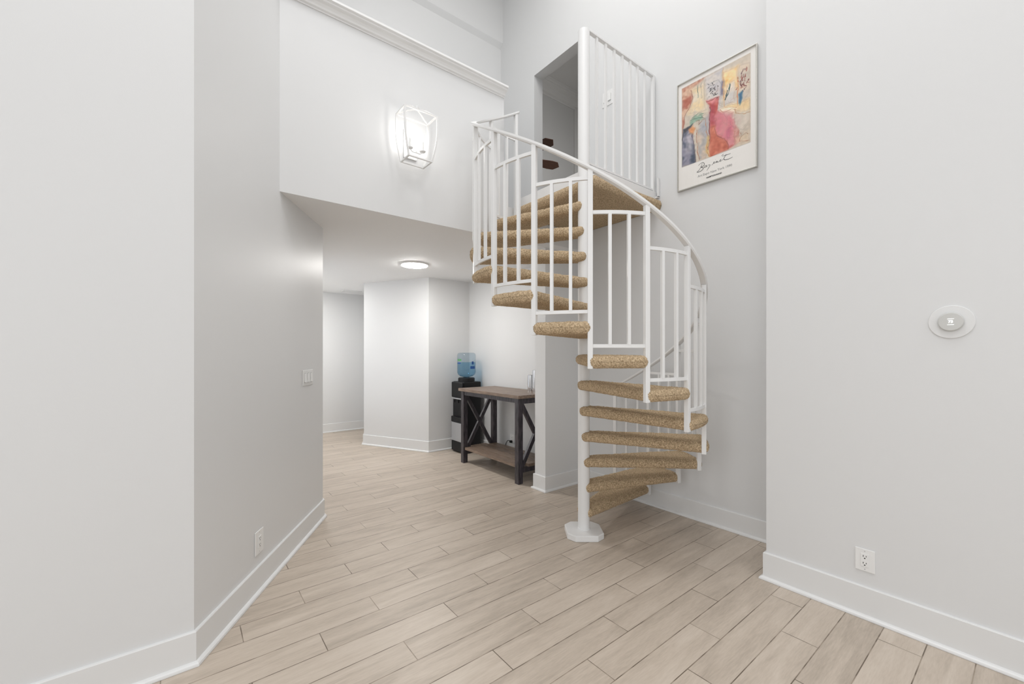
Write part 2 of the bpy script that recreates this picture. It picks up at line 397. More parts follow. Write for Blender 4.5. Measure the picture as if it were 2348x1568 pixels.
for j in range(1, 14):
    a = (phi(j - 1) + phi(j)) / 2
    if tr0 is None: tr = tr0 = finish('tread', tread_mesh(), M['carpet'], stair, smooth=True)
    else: tr = tr0.copy(); COL.objects.link(tr); tr.parent = stair
    tr.location = (0, 0, zt(j)); tr.rotation_euler = (0, 0, a)
def RZ(j): return 1.073 + RISE * j       # handrail height at post j
SQ = .029
for j in range(0, 14):
    bm = B(); a = phi(j); m4 = Matrix.Translation(pol(RAD, a)) @ Matrix.Rotation(a, 4, 'Z')
    z0 = zt(j) - .075 if j else .0
    if j == 13: z0 = zt(13) - .01
    box(bm, -SQ / 2, SQ / 2, -SQ / 2, SQ / 2, z0, RZ(j) - .004, m4)
    finish('post', bm, M['metal'], stair, bevel=.002)
for j in range(1, 14):
    lo, hi = zt(j) + .055, zt(j) + .815
    a0, a1 = phi(j - 1), phi(j)
    for z in (lo, hi):
        bm = B(); pa = [pol(RAD, a0 + (a1 - a0) * i / 8, z) for i in range(9)]
        sweep(bm, pa, rect(.014, .020), outs=[pol(1, a0 + (a1 - a0) * i / 8) for i in range(9)]); finish('panel_rail', bm, M['metal'], stair)
    for k in (1, 2):
        a = a0 + (a1 - a0) * k / 3; bm = B(); m4 = Matrix.Translation(pol(RAD, a)) @ Matrix.Rotation(a, 4, 'Z')
        box(bm, -.009, .009, -.009, .009, lo + .008, hi - .008, m4); finish('baluster', bm, M['metal'], stair)
bm = B(); js = [-.12 + 13.2 * i / 156 for i in range(157)]
prof = [(-.021, -.008), (.021, -.008), (.021, .004), (.015, .011), (-.015, .011), (-.021, .004)]
sweep(bm, [pol(RAD, phi(j), RZ(j) + .004) for j in js], prof, outs=[pol(1, phi(j)) for j in js])
finish('handrail', bm, M['metal'], stair, smooth=35)
# landing (world coordinates minus the pole position)
def lb(bm, x0, x1, y0, y1, z0, z1): box(bm, x0 - PC.x, x1 - PC.x, y0 - PC.y, y1 - PC.y, z0, z1)
def carpet_slab(x0, x1, y0, y1, z0, z1, r=.036, st=.012):
    bm = B(); NXX = int((x1 - x0) / st); NY = int((y1 - y0) / st)
    def f(u, a0, a1, N_):  # rounded param
        return a0 + (a1 - a0) * u / N_
    V = {}
    for side in (1, -1):
        for i in range(NXX + 1):
            for j in range(NY + 1):
                x, y = f(i, x0, x1, NXX), f(j, y0, y1, NY)
                d = min(x - x0, y - y0, y1 - y + r); d = max(0, d)
                k = r - math.sqrt(max(0, r * r - (r - d) ** 2)) if d < r else 0
                z = (z1 - k) if side == 1 else (z0 + k)
                if i in (0,) or j == 0: z = (z0 + z1) / 2 + side * .004
                z += side * (noise.noise(Vector((x * 60, y * 60, side))) * .003 + noise.noise(Vector((x * 9, y * 9, side))) * .003)
                V[side, i, j] = bm.verts.new((x - PC.x, y - PC.y, z))
        for i in range(NXX):
            for j in range(NY): bm.faces.new((V[side, i, j], V[side, i + 1, j], V[side, i + 1, j + 1], V[side, i, j + 1]))
    for i in range(NXX):
        for j in (0, NY): bm.faces.new((V[1, i, j], V[1, i + 1, j], V[-1, i + 1, j], V[-1, i, j]))
    for j in range(NY):
        for i in (0, NXX): bm.faces.new((V[1, i, j], V[1, i, j + 1], V[-1, i, j + 1], V[-1, i, j]))
    return bm
land = finish('landing', carpet_slab(2.475, XB - .004, 2.125, YB - .004, 2.685, 2.775), M['carpet'], stair, smooth=True)
bm = B(); lb(bm, 2.50, XB - .004, 2.172, YB - .004, 2.768, 2.852); finish('landing_plate', bm, M['metal'], stair, bevel=.003)
bm = B(); lb(bm, 2.462, XB - .02, 2.176, 2.206, 3.892, 3.908); finish('guard_rail', bm, M['metal'], stair, bevel=.002)
bm = B(); lb(bm, 2.462, XB - .02, 2.180, 2.200, 2.862, 2.876); finish('guard_rail', bm, M['metal'], stair)
for px in (1368, 1388.5, 1408, 1426.5, 1444.5, 1461.5, 1478.5):
    X, t = on_y(px, 2.19); bm = B(); lb(bm, X - .009, X + .009, 2.181, 2.199, 2.87, 3.895); finish('baluster', bm, M['metal'], stair)
X, t = on_y(1497, 2.19); bm = B(); lb(bm, X - .014, X + .014, 2.176, 2.204, 2.845, 3.895); finish('post', bm, M['metal'], stair, bevel=.002)
bm = B(); lb(bm, XB - .030, XB - .006, 2.142, 2.152, 2.80, 2.97); lb(bm, XB - .030, XB - .006, 2.142, 2.19, 2.795, 2.806); finish('wall_bracket', bm, M['metal'], stair)
# ------------------------------------------------------------------ wall lantern
LX = 1.405
lan = thing('wall_lantern', 'white open-frame lantern sconce with two lit candle bulbs above the opening', 'wall light', (LX, YB, 2.86))
zb, ztp = 0.0, .352; yf, yw = -.205, -.050
bw = .0085
def lam(z):     # half width and front offset at height z (0..1): bowed sides
    k = z / ztp
    hw = .094 + (.130 - .094) * k + .016 * math.sin(math.pi * min(1, k * 1.0)) * (1 if True else 0)
    f = yf + .012 - .014 * k - .010 * math.sin(math.pi * k)
    return hw, f
for sx in (-1, 1):
    for fr in (0, 1):
        pa = []
        for i in range(15):
            z = ztp * i / 14; hw, f = lam(z); pa.append((sx * hw, f if fr else yw, z))
        bm = B(); sweep(bm, pa, rect(bw * 1.5, bw), up=Vector((0, 1, 0))); finish('corner_bar', bm, M['metal'], lan)
for z in (0, ztp):
    hw, f = lam(z); bm = B(); h = bw
    box(bm, -hw - h / 2, hw + h / 2, f - h / 2, f + h, z - h / 2, z + h / 2); box(bm, -hw - h / 2, hw + h / 2, yw - h, yw + h / 2, z - h / 2, z + h / 2)
    box(bm, -hw - h / 2, -hw + h, f + h, yw - h, z - h / 2, z + h / 2); box(bm, hw - h, hw + h / 2, f + h, yw - h, z - h / 2, z + h / 2)
    finish('frame_ring', bm, M['metal'], lan)
hw, f = lam(ztp)
bm = B(); ctr = (0, (f + yw) / 2, ztp + .048)
for a, b in ((-hw, f), (hw, f), (-hw, yw), (hw, yw)): sweep(bm, [(a, b, ztp), (a * .45, (b + ctr[1]) / 2 , ztp + .036), ctr], rect(.014, .004))
finish('top_straps', bm, M['metal'], lan)
bm = B(); lathe(bm, [(.016, ztp + .044), (.020, ztp + .052), (.006, ztp + .060), (.005, ztp + .075), (0, ztp + .078)], 0, ctr[1], 16); finish('finial', bm, M['metal'], lan, smooth=30)
bm = B(); box(bm, -.055, .055, -.016, -.001, .06, .28); finish('backplate', bm, M['metal'], lan, bevel=.003)
bm = B(); sweep(bm, [(0, -.015, .17), (0, -.06, .165), (0, -.105, .12), (0, -.12, .075)], circ(.005, 8)); sweep(bm, [(-.052, -.12, .086), (-.03, -.12, .068), (0, -.12, .07), (.03, -.12, .068), (.052, -.12, .086)], circ(.004, 8), up=Vector((0, 1, 0)))
finish('candle_arm', bm, M['metal'], lan, smooth=50)
for sx in (-1, 1):
    c = sx * .052
    bm = B(); lathe(bm, [(.003, .084), (.022, .090), (.024, .096), (.010, .094), (.0095, .098)], c, -.12, 24); finish('drip_cup', bm, M['metal'], lan, smooth=40)
    bm = B(); lathe(bm, [(.0098, .096), (.0098, .168), (.007, .170)], c, -.12, 20); cs = finish('candle_sleeve', bm, M['plastic'], lan, smooth=40)
    bm = B(); lathe(bm, [(.0065, .170), (.012, .182), (.0155, .196), (.013, .212), (.006, .230), (0, .243)], c, -.12, 20); finish('bulb', bm, M['bulb'], lan, smooth=True)
# ------------------------------------------------------------------ ceiling disc, vent
cl = thing('ceiling_light', 'round flush white ceiling light, lit, on the low ceiling of the alcove', 'ceiling light', (2.17, 4.64, ZC))
bm = B(); lathe(bm, [(.168, 0), (.168, -.010), (.160, -.018), (.150, -.019), (.150, -.016)], n=56); finish('rim', bm, M['plastic'], cl, smooth=35)
bm = B(); lathe(bm, [(.1495, -.0165), (.1495, -.024), (.13, -.029), (.09, -.031), (0, -.032)], n=56); finish('diffuser', bm, M['disc'], cl, smooth=35)
v = thing('ceiling_vent', 'small white slatted air vent on the low hallway ceiling', 'vent', (2.27, 7.35, ZC))
bm = B(); box(bm, -.15, .15, -.09, -.07, -.012, 0); box(bm, -.15, .15, .07, .09, -.012, 0); box(bm, -.15, -.13, -.07, .07, -.012, 0); box(bm, .13, .15, -.07, .07, -.012, 0); finish('frame', bm, M['plastic'], v)
bm = B(); box(bm, -.13, .13, -.07, .07, -.002, 0); finish('backing', bm, M['slot'], v)
bm = B()
for i in range(7): y = -.06 + i * .02; box(bm, -.13, .13, y - .006, y + .006, -.010, -.003)
finish('slats', bm, M['plastic'], v)
# ------------------------------------------------------------------ plates
def outlet(name, label, loc, out, w=.083, h=.118):
    t = thing(name, label, 'outlet', loc, 'wall outlets'); W4 = wall_frame((0, 0, 0), out)
    bm = B(); box(bm, -w / 2, w / 2, .0005, .006, -h / 2, h / 2, W4); finish('cover_plate', bm, M['plastic'], t, bevel=.003)
    bm = B(); box(bm, -.0175, .0175, .006, .0085, -.034, .034, W4); rc = finish('receptacle', bm, M['plastic'], t, bevel=.001)
    bm = B()
    for zc in (.018, -.018):
        box(bm, -.0075, -.0048, .0083, .0088, zc - .001, zc + .008, W4); box(bm, .0048, .0075, .0083, .0088, zc, zc + .007, W4)
        box(bm, -.003, .003, .0083, .0088, zc - .010, zc - .005, W4)
    finish('slots', bm, M['slot'], rc)
    for zc in (h / 2 - .012, -h / 2 + .012):
        bm = B(); box(bm, -.0022, .0022, .006, .0068, zc - .0022, zc + .0022, W4); finish('screw', bm, M['silver'], t)
    return t
def switches(name, label, loc, out, n, w, h=.118):
    t = thing(name, label, 'light switch', loc, 'light switch plates'); W4 = wall_frame((0, 0, 0), out)
    bm = B(); box(bm, -w / 2, w / 2, .0005, .006, -h / 2, h / 2, W4); finish('cover_plate', bm, M['plastic'], t, bevel=.003)
    sp = w / (n + .35) if n > 1 else 0
    for i in range(n):
        x = (i - (n - 1) / 2) * sp
        bm = B(); W5 = W4 @ Matrix.Translation((x, .006, 0)) @ Matrix.Rotation(R(5), 4, 'X')
        box(bm, -.0165, .0165, -.002, .008, -.034, .034, W5); rk = finish('rocker', bm, M['plastic'], t, bevel=.001)
        bm = B(); box(bm, x - .0185, x + .0185, .006, .0066, -.036, .036, W4); finish('rocker_gap', bm, M['gap'], rk)
    return t
outlet('wall_outlet', 'white duplex outlet low on the bare right wall, facing the viewer', (XR, .584, .303), (-1, 0))
pB = P0 + DB * .585
outlet('wall_outlet', 'white outlet low on the angled left wall above its baseboard', (pB.x, pB.y, .288), (DB.y, -DB.x), .098, .136)
outlet('wall_outlet', 'white outlet low on the alcove wall behind the console table', (XB, 4.30, .27), (-1, 0), .085, .125)
pS = P0 + DB * 1.343
switches('light_switch', 'white three-rocker switch plate near the far edge of the angled left wall', (pS.x, pS.y, 1.208), (DB.y, -DB.x), 3, .20, .118)
switches('light_switch', 'white double switch plate on the upper wall behind the landing railing', (XB, 2.735, 3.975), (-1, 0), 2, .128, .15)
pc_ = B(); box(pc_, XB - .034, XB - .0095, 4.285, 4.318, .222, .252)
sweep(pc_, [(XB - .022, 4.31, .237), (XB - .022, 4.345, .245), (XB - .022, 4.38, .235), (XB - .022, 4.405, .20), (XB - .022, 4.415, .15), (XB - .024, 4.41, .09), (XB - .038, 4.42, .03), (XB - .040, 4.47, .006), (XB - .040, 4.7, .006), (XB - .040, 4.85, .006)], circ(.004, 8), up=Vector((1, .1, .1)))
cord = finish('power_cord', pc_, M['dark'], smooth=40); tag(cord, 'black power cord plugged into the outlet behind the console table', 'cord')
# thermostat
th = thing('thermostat', 'round thermostat reading 73 on a white disc plate on the right wall', 'thermostat', (XR, .268, 1.543)); W4 = wall_frame((0, 0, 0), (-1, 0))
RX90 = W4 @ Matrix.Rotation(R(-90), 4, 'X')
bm = B(); lathe(bm, [(.0775, .0005), (.0775, .004), (.0755, .006), (0, .006)], n=72, M4=RX90); finish('backplate', bm, M['base'], th, smooth=35)
M['dial'] = mat('mirror_grey_dial', (.60, .60, .58), .22)
bm = B(); lathe(bm, [(.036, .006), (.036, .010), (.0425, .012), (.0425, .024), (.040, .0265), (0, .027)], n=72, M4=RX90); dial = finish('dial', bm, M['dial'], th, smooth=35)
def text_mesh(name, body, size, m, W, parent, align='CENTER', sx=1, shear=0, ext=.0003, bold=0):
    cu = bpy.data.curves.new(name, 'FONT'); cu.body = body; cu.size = size; cu.align_x = align; cu.align_y = 'CENTER'
    cu.extrude = ext; cu.shear = shear; cu.offset = bold; cu.resolution_u = 4
    ob = bpy.data.objects.new(name + '_src', cu); COL.objects.link(ob); bpy.context.view_layer.update()
    me = bpy.data.meshes.new_from_object(ob); bpy.data.objects.remove(ob); bpy.data.curves.remove(cu)
    me.transform(W @ Matrix.Rotation(R(90), 4, 'X') @ Matrix.Scale(sx, 4, (1, 0, 0))); me.materials.clear(); me.materials.append(m)
    o = bpy.data.objects.new(name, me); COL.objects.link(o); o.parent = parent; return o
# on a wall frame x runs to the viewer's left when looking at the wall, so text gets its own frame
def text_frame(out, off):
    o = Vector((out[0], out[1], 0)); x = Vector((-o.y, o.x, 0))
    return Matrix(((x.x, -o.x, 0, o.x * off), (x.y, -o.y, 0, o.y * off), (0, 0, 1, 0), (0, 0, 0, 1)))
TF = text_frame((-1, 0), .0276)
text_mesh('reading', '73', .0165, M['digits'], TF, dial, bold=.0006)
for z_ in (.0125, -.0145):
    bm = B(); box(bm, -.011, .011, .0268, .0278, z_, z_ + .002, W4); finish('reading_bar', bm, M['digits'], dial)
# ------------------------------------------------------------------ framed poster
Y0p, Y1p, Z0p, Z1p = 1.963, 1.322, 2.788, 3.710
XP = XB - .003
po = thing('framed_poster', 'framed watercolour art poster in a thin metal frame on the wall right of the stairs', 'picture', (XB, (Y0p + Y1p) / 2, (Z0p + Z1p) / 2))
YM, ZM = (Y0p + Y1p) / 2, (Z0p + Z1p) / 2; HWp, HHp = (Y0p - Y1p) / 2, (Z1p - Z0p) / 2
bm = B(); fw = .008
for a in ((-HWp, -HWp + fw, -HHp, HHp), (HWp - fw, HWp, -HHp, HHp), (-HWp + fw, HWp - fw, -HHp, -HHp + fw), (-HWp + fw, HWp - fw, HHp - fw, HHp)):
    box(bm, -.024, -.001, a[0], a[1], a[2], a[3])
finish('frame', bm, M['frame'], po, bevel=.0015)
bm = B(); box(bm, -.012, -.002, -HWp + fw, HWp - fw, -HHp + fw, HHp - fw); finish('paper', bm, M['paper'], po)
bm = B(); box(bm, -.0185, -.0165, -HWp + fw, HWp - fw, -HHp + fw, HHp - fw); finish('glass_pane', bm, M['pane'], po)
# artwork: colour fields and drawn lines, laid out in the crop coordinates of the poster and mapped to the wall
def crop(zx, zy, ox=1530, oy=80, sc=4.126):
    px, py = ox + zx / sc, oy + zy / sc; Y, t = on_x(px, XB - .013); return Y - YM, z_at(py, t) - ZM
ART_TL, ART_BR = crop(138, 510), crop(788, 1013)
au0, au1, av1, av0 = ART_TL[0], ART_BR[0], ART_TL[1], ART_BR[1]
def srgb(c): return tuple(((v / 255 + .055) / 1.055) ** 2.4 if v > 10 else v / 3294.6 for v in c)
def art():
    NU, NV = 260, 330
    import numpy as np
    U = np.linspace(0, 1, NU)[:, None] * np.ones((1, NV)); V = np.linspace(0, 1, NV)[None, :] * np.ones((NU, 1))
    def uv(p):
        y, z = crop(*p); return ((y - au0) / (au1 - au0), (z - av0) / (av1 - av0))
    nz = np.array([[[noise.noise(Vector((i * f / NU, j * f * 1.35 / NV, k))) for k in (0, 7.3)] for j in range(NV)] for i in range(NU) for f in (6,)])
    nf = np.array([[noise.noise(Vector((i * 22 / NU, j * 30 / NV, 3))) for j in range(NV)] for i in range(NU)])
    Ww = U + nz[:, :, 0] * .022 + nf * .008; Vw = V + nz[:, :, 1] * .022 + nf * .008
    img = np.ones((NU, NV, 3)) * np.array([205, 192, 176.])
    def poly(pts, col, soft=.012, al=.9, col2=None):
        P = [uv(p) for p in pts]; inside = np.zeros((NU, NV), bool); dist = np.full((NU, NV), 9.)
        n = len(P)
        for i in range(n):
            (x1, y1), (x2, y2) = P[i], P[(i + 1) % n]
            cond = ((y1 > Vw) != (y2 > Vw)); xi = (x2 - x1) * (Vw - y1) / ((y2 - y1) if abs(y2 - y1) > 1e-9 else 1e-9) + x1
            inside ^= cond & (Ww < xi)
            dx, dy = x2 - x1, y2 - y1; tt = np.clip(((Ww - x1) * dx + (Vw - y1) * dy) / (dx * dx + dy * dy + 1e-9), 0, 1)
            dist = np.minimum(dist, np.hypot(Ww - x1 - tt * dx, Vw - y1 - tt * dy))
        sd = np.where(inside, dist, -dist); a = np.clip(sd / (soft * .6 + .003) * .5 + .5, 0, 1)[:, :, None] * al
        c = np.array(col, float)
        if col2 is not None:
            k = np.clip(.5 + nz[:, :, 0] * 1.6 + nf * .5, 0, 1)[:, :, None]; c = c * (1 - k) + np.array(col2, float) * k
        edge = np.clip(1 - np.abs(sd - .006) / .006, 0, 1)[:, :, None] * .11 * al
        img[:] = (img * (1 - a) + c * a) * (1 - edge * np.array([.8, 1.0, 1.0]))
    def line(pts, col, wd, al=.9, wob=1):
        P = [uv(p) for p in pts]; dist = np.full((NU, NV), 9.)
        for (x1, y1), (x2, y2) in zip(P, P[1:]):
            dx, dy = x2 - x1, y2 - y1; tt = np.clip(((Ww - x1) * dx + (Vw - y1) * dy) / (dx * dx + dy * dy + 1e-9), 0, 1)
            dist = np.minimum(dist, np.hypot(Ww - x1 - tt * dx, (Vw - y1 - tt * dy) * 1.1))
        a = np.clip((wd * (1 + nf * .7) - dist) / .006, 0, 1)[:, :, None] * al
        img[:] = img * (1 - a) + np.array(col, float) * a
    poly([(138, 510), (360, 395), (235, 520), (232, 600), (212, 700), (165, 780), (150, 890), (138, 930)], (176, 96, 74), .03, .95, (214, 176, 150))
    poly([(355, 400), (525, 310), (520, 560), (480, 700), (380, 620), (360, 500)], (196, 192, 196), .05, .85, (214, 206, 200))
    poly([(528, 350), (668, 300), (668, 500), (590, 520), (540, 600)], (240, 190, 112), .05, .95, (248, 214, 160))
    poly([(560, 470), (640, 420), (640, 640), (545, 660)], (226, 214, 202), .04, .9, (206, 200, 196))
    poly([(672, 300), (783, 250), (783, 560), (672, 680)], (222, 202, 180), .05, .8, (198, 184, 170))
    poly([(540, 680), (783, 600), (783, 720), (640, 745), (500, 730)], (240, 212, 158), .03, .9, (230, 200, 150))
    poly([(500, 690), (660, 690), (640, 740), (500, 740)], (250, 232, 206), .02, .95)
    poly([(240, 520), (345, 470), (350, 600), (365, 720), (200, 760), (230, 640)], (230, 216, 192), .05, .85, (236, 208, 160))
    poly([(368, 630), (490, 570), (480, 640), (470, 700), (540, 760), (640, 800), (700, 1010), (575, 1085), (400, 1155), (395, 900), (405, 700)], (190, 74, 62), .012, .95, (214, 128, 128))
    poly([(470, 720), (620, 745), (640, 900), (640, 1040), (560, 1080), (540, 1000), (465, 960), (455, 860)], (216, 150, 156), .05, .85, (206, 116, 128))
    poly([(400, 880), (460, 860), (470, 960), (560, 1000), (575, 1085), (400, 1155)], (186, 92, 62), .02, .85, (208, 120, 88))
    poly([(395, 690), (440, 640), (460, 850), (400, 850)], (160, 44, 66), .04, .6)
    poly([(560, 900), (610, 860), (590, 980), (565, 990)], (188, 88, 120), .04, .6)
    poly([(150, 900), (230, 850), (250, 960), (262, 1215), (138, 1255), (142, 950)], (58, 70, 92), .02, .95, (136, 134, 152))
    poly([(180, 960), (235, 920), (240, 1100), (190, 1120)], (206, 198, 202), .06, .7)
    poly([(285, 900), (380, 830), (390, 1020), (370, 1165), (295, 1190)], (176, 172, 170), .02, .9, (206, 186, 168))
    poly([(300, 830), (390, 770), (395, 960), (370, 1000), (300, 880)], (160, 166, 182), .05, .6)
    poly([(215, 820), (260, 770), (330, 745), (335, 790), (260, 820), (220, 860)], (136, 172, 150), .02, .9)
    poly([(150, 900), (240, 840), (225, 880), (165, 930)], (36, 38, 46), .015, .85)
    poly([(205, 890), (245, 860), (262, 890), (245, 935), (215, 935)], (226, 150, 92), .02, .9)
    poly([(370, 960), (395, 950), (400, 1150), (365, 1100)], (226, 196, 130), .02, .8)
    poly([(640, 960), (783, 800), (788, 1010), (640, 1050)], (190, 176, 160), .05, .7, (214, 190, 160))
    poly([(640, 720), (783, 700), (783, 800), (640, 940)], (212, 200, 186), .05, .7, (202, 180, 170))
    poly([(676, 560), (712, 520), (712, 600), (695, 650), (680, 640)], (22, 92, 134), .02, .95)
    poly([(510, 440), (530, 430), (528, 560), (505, 560)], (96, 92, 126), .03, .8)
    for k in range(46):
        x = random.gauss(712, 24); y = random.gauss(430, 60)
        line([(x, y), (x + random.uniform(-9, 9), y + random.uniform(6, 22))], random.choice([(110, 46, 40), (150, 70, 52), (80, 40, 44)]), .008, .85)
    for k in range(26):
        x = random.gauss(430, 26); y = random.gauss(515, 32)
        line([(x, y), (x + random.uniform(-16, 16), y + random.uniform(-18, 18))], (34, 32, 34), .007, .8)
    dk, br = (48, 40, 42), (150, 70, 40)
    for pts, c, w_ in (([(235, 520), (232, 600), (212, 690), (180, 750), (160, 800), (148, 890)], (120, 50, 36), .006), ([(525, 320), (530, 560), (548, 680)], (206, 140, 70), .006),
        ([(668, 400), (664, 660)], (206, 110, 50), .007), ([(290, 480), (290, 590)], (60, 90, 86), .006), ([(320, 455), (322, 560), (330, 600)], (110, 110, 110), .005), ([(350, 440), (356, 620)], (110, 100, 96), .004),
        ([(500, 700), (540, 740), (600, 712), (655, 708)], br, .005), ([(640, 700), (655, 745), (700, 745), (783, 728)], (170, 120, 70), .006), ([(548, 690), (600, 690), (660, 680)], br, .004),
        ([(150, 920), (145, 1000)], dk, .008), ([(235, 940), (250, 1000), (252, 1100), (262, 1210)], (60, 44, 60), .006), ([(275, 900), (285, 1000), (280, 1100), (300, 1190)], (150, 76, 44), .006),
        ([(360, 800), (370, 900), (385, 960), (375, 1080), (395, 1140)], (180, 110, 60), .006), ([(398, 690), (402, 760), (400, 850), (398, 950), (388, 1080)], (90, 30, 40), .007), ([(470, 960), (545, 985), (575, 1050), (572, 1085)], (130, 50, 40), .005),
        ([(455, 870), (465, 960)], (120, 50, 40), .004), ([(600, 910), (640, 905), (625, 960), (660, 1010), (640, 1030)], (170, 120, 80), .004), ([(690, 920), (700, 960), (740, 920), (770, 930)], (150, 100, 70), .006),
        ([(700, 960), (690, 1010), (780, 1000)], (150, 90, 60), .005), ([(220, 810), (270, 790), (330, 770), (355, 790)], (40, 60, 50), .005), ([(235, 790), (290, 745), (345, 740)], (70, 110, 90), .005), ([(270, 820), (300, 800), (290, 850), (330, 800), (360, 800)], (110, 60, 30), .006),
        ([(585, 470), (575, 560), (548, 605)], (30, 70, 70), .010), ([(565, 530), (550, 610)], (20, 50, 60), .010), ([(470, 480), (475, 520), (450, 550)], (120, 90, 80), .005), ([(410, 460), (480, 420), (510, 470)], (130, 130, 134), .005), ([(374, 640), (420, 620), (470, 580), (500, 580)], (110, 40, 30), .006)):
        line(pts, c, w_)
    rs = np.random.RandomState(3)
    for k in range(34):     # fine drawn contours wandering over the washes
        x, y = rs.uniform(150, 770), rs.uniform(420, 1080); pts = [(x, y)]; an = rs.uniform(0, 6.3)
        for q_ in range(rs.randint(4, 8)):
            an += rs.uniform(-.9, .9); x += 20 * math.cos(an); y += 24 * math.sin(an); pts.append((x, y))
        line(pts, [(130, 96, 76), (96, 84, 90), (176, 120, 84), (150, 66, 60)][k % 4], .0028, .55)
    img[:] = np.clip(img * 1.06 + nf[:, :, None] * 14, 0, 250)
    bm = B(); vs = [[bm.verts.new((-.0132, au0 + (au1 - au0) * i / (NU - 1), av0 + (av1 - av0) * j / (NV - 1))) for j in range(NV)] for i in range(NU)]
    for i in range(NU - 1):
        for j in range(NV - 1): bm.faces.new((vs[i][j], vs[i + 1][j], vs[i + 1][j + 1], vs[i][j + 1]))
    back = [bm.verts.new((-.0121, y, z)) for y, z in ((au0, av0), (au1, av0), (au1, av1), (au0, av1))]
    bm.faces.new(back)
    m = mat('watercolour_print', (.5, .5, .5), .6); at = N(m, 'ShaderNodeAttribute'); at.attribute_name = 'ink'; L(m, at.outputs['Color'], m.node_tree.nodes['Principled BSDF'].inputs['Base Color'])
    me = bpy.data.meshes.new('artwork'); bm.to_mesh(me); bm.free(); me.materials.append(m)
    ca = me.color_attributes.new('ink', 'FLOAT_COLOR', 'POINT'); lin = np.clip(img, 0, 255) / 255
    lin = np.where(lin > .04045, ((lin + .055) / 1.055) ** 2.4, lin / 12.92).reshape(-1, 3)
    full = np.ones((len(me.vertices), 4), 'f'); full[:len(lin), :3] = lin; ca.data.foreach_set('color', full.ravel())
    o = bpy.data.objects.new('artwork', me); COL.objects.link(o); o.parent = po
art()
def ribbon(bm, pts, wd, x=-.0128, th=.0006, oxy=(1540, 320, 11.74)):
    P = [Vector((0, *crop(p[0], p[1], oxy[0], oxy[1], oxy[2]))) for p in pts]
    # smooth with Catmull-Rom
    Q = []
    for i in range(len(P) - 1):
        p0, p1, p2, p3 = P[max(i - 1, 0)], P[i], P[i + 1], P[min(i + 2, len(P) - 1)]
        for k in range(5):
            t = k / 5; Q.append(.5 * ((2 * p1) + (p2 - p0) * t + (2 * p0 - 5 * p1 + 4 * p2 - p3) * t * t + (3 * p1 - p0 - 3 * p2 + p3) * t ** 3))
    Q.append(P[-1]); n = len(Q); rings = []
    for i, q_ in enumerate(Q):
        d = (Q[min(i + 1, n - 1)] - Q[max(i - 1, 0)]).normalized(); nn = Vector((0, -d.z, d.y)); w_ = wd * (.55 + .45 * math.sin(math.pi * i / (n - 1)))
        rings.append([bm.verts.new((x, (q_ + nn * w_).y, (q_ + nn * w_).z)), bm.verts.new((x, (q_ - nn * w_).y, (q_ - nn * w_).z)), bm.verts.new((x + th, (q_ - nn * w_).y, (q_ - nn * w_).z)), bm.verts.new((x + th, (q_ + nn * w_).y, (q_ + nn * w_).z))])
    for a, b in zip(rings, rings[1:]):
        for i in range(4): bm.faces.new((a[i], a[(i + 1) % 4], b[(i + 1) % 4], b[i]))
    bm.faces.new(rings[0][::-1]); bm.faces.new(rings[-1])
bm = B()
for pts, wd in (([(825, 640), (790, 730), (740, 820), (680, 880), (760, 860), (830, 810), (850, 760), (790, 745), (865, 700), (878, 645), (840, 615), (770, 650), (720, 700)], .0021),
    ([(950, 690), (905, 700), (870, 745), (905, 745), (945, 695), (930, 730), (965, 720)], .0017),
    ([(975, 690), (1035, 680), (1000, 750), (945, 835)], .0019), ([(1075, 690), (1110, 655), (1150, 590), (1135, 640), (1165, 625)], .0017), ([(1180, 540), (1184, 536)], .002),
    ([(1165, 630), (1215, 575), (1195, 620), (1245, 580), (1235, 615), (1270, 595)], .0016), ([(1270, 600), (1310, 560), (1330, 530), (1300, 560), (1305, 590), (1350, 560), (1390, 520)], .0016),
    ([(1470, 390), (1430, 460), (1405, 520), (1440, 545), (1550, 515), (1640, 468)], .0022), ([(1340, 440), (1400, 385)], .0016), ([(1360, 450), (1480, 410), (1590, 372)], .0017)):
    ribbon(bm, pts, wd)
finish('signature', bm, M['ink'], po)
TFp = text_frame((-1, 0), .0127)
def tl(zx0, zy0, zx1, zy1, body, m, name, bold=0):
    a = crop(zx0, zy0, 1540, 320, 11.74); b = crop(zx1, zy1, 1540, 320, 11.74)
    cy, cz = (a[0] + b[0]) / 2, (a[1] + b[1]) / 2; wd = abs(a[0] - b[0])
    o = text_mesh(name, body, .02, m, Matrix.Translation((0, cy, cz)) @ TFp, po, bold=bold)
    me = o.data; ys = [v.co.y for v in me.vertices]; k = wd / (max(ys) - min(ys))
    for v in me.vertices: v.co.y = cy + (v.co.y - cy) * k; v.co.z = cz + (v.co.z - cz) * k
tl(705, 985, 1625, 690, 'Art Expo New York 1990', M['grey_print'], 'printed_caption')
tl(935, 1030, 1350, 895, 'HAMPTON-RAND', M['ink'], 'printed_name', .0008)
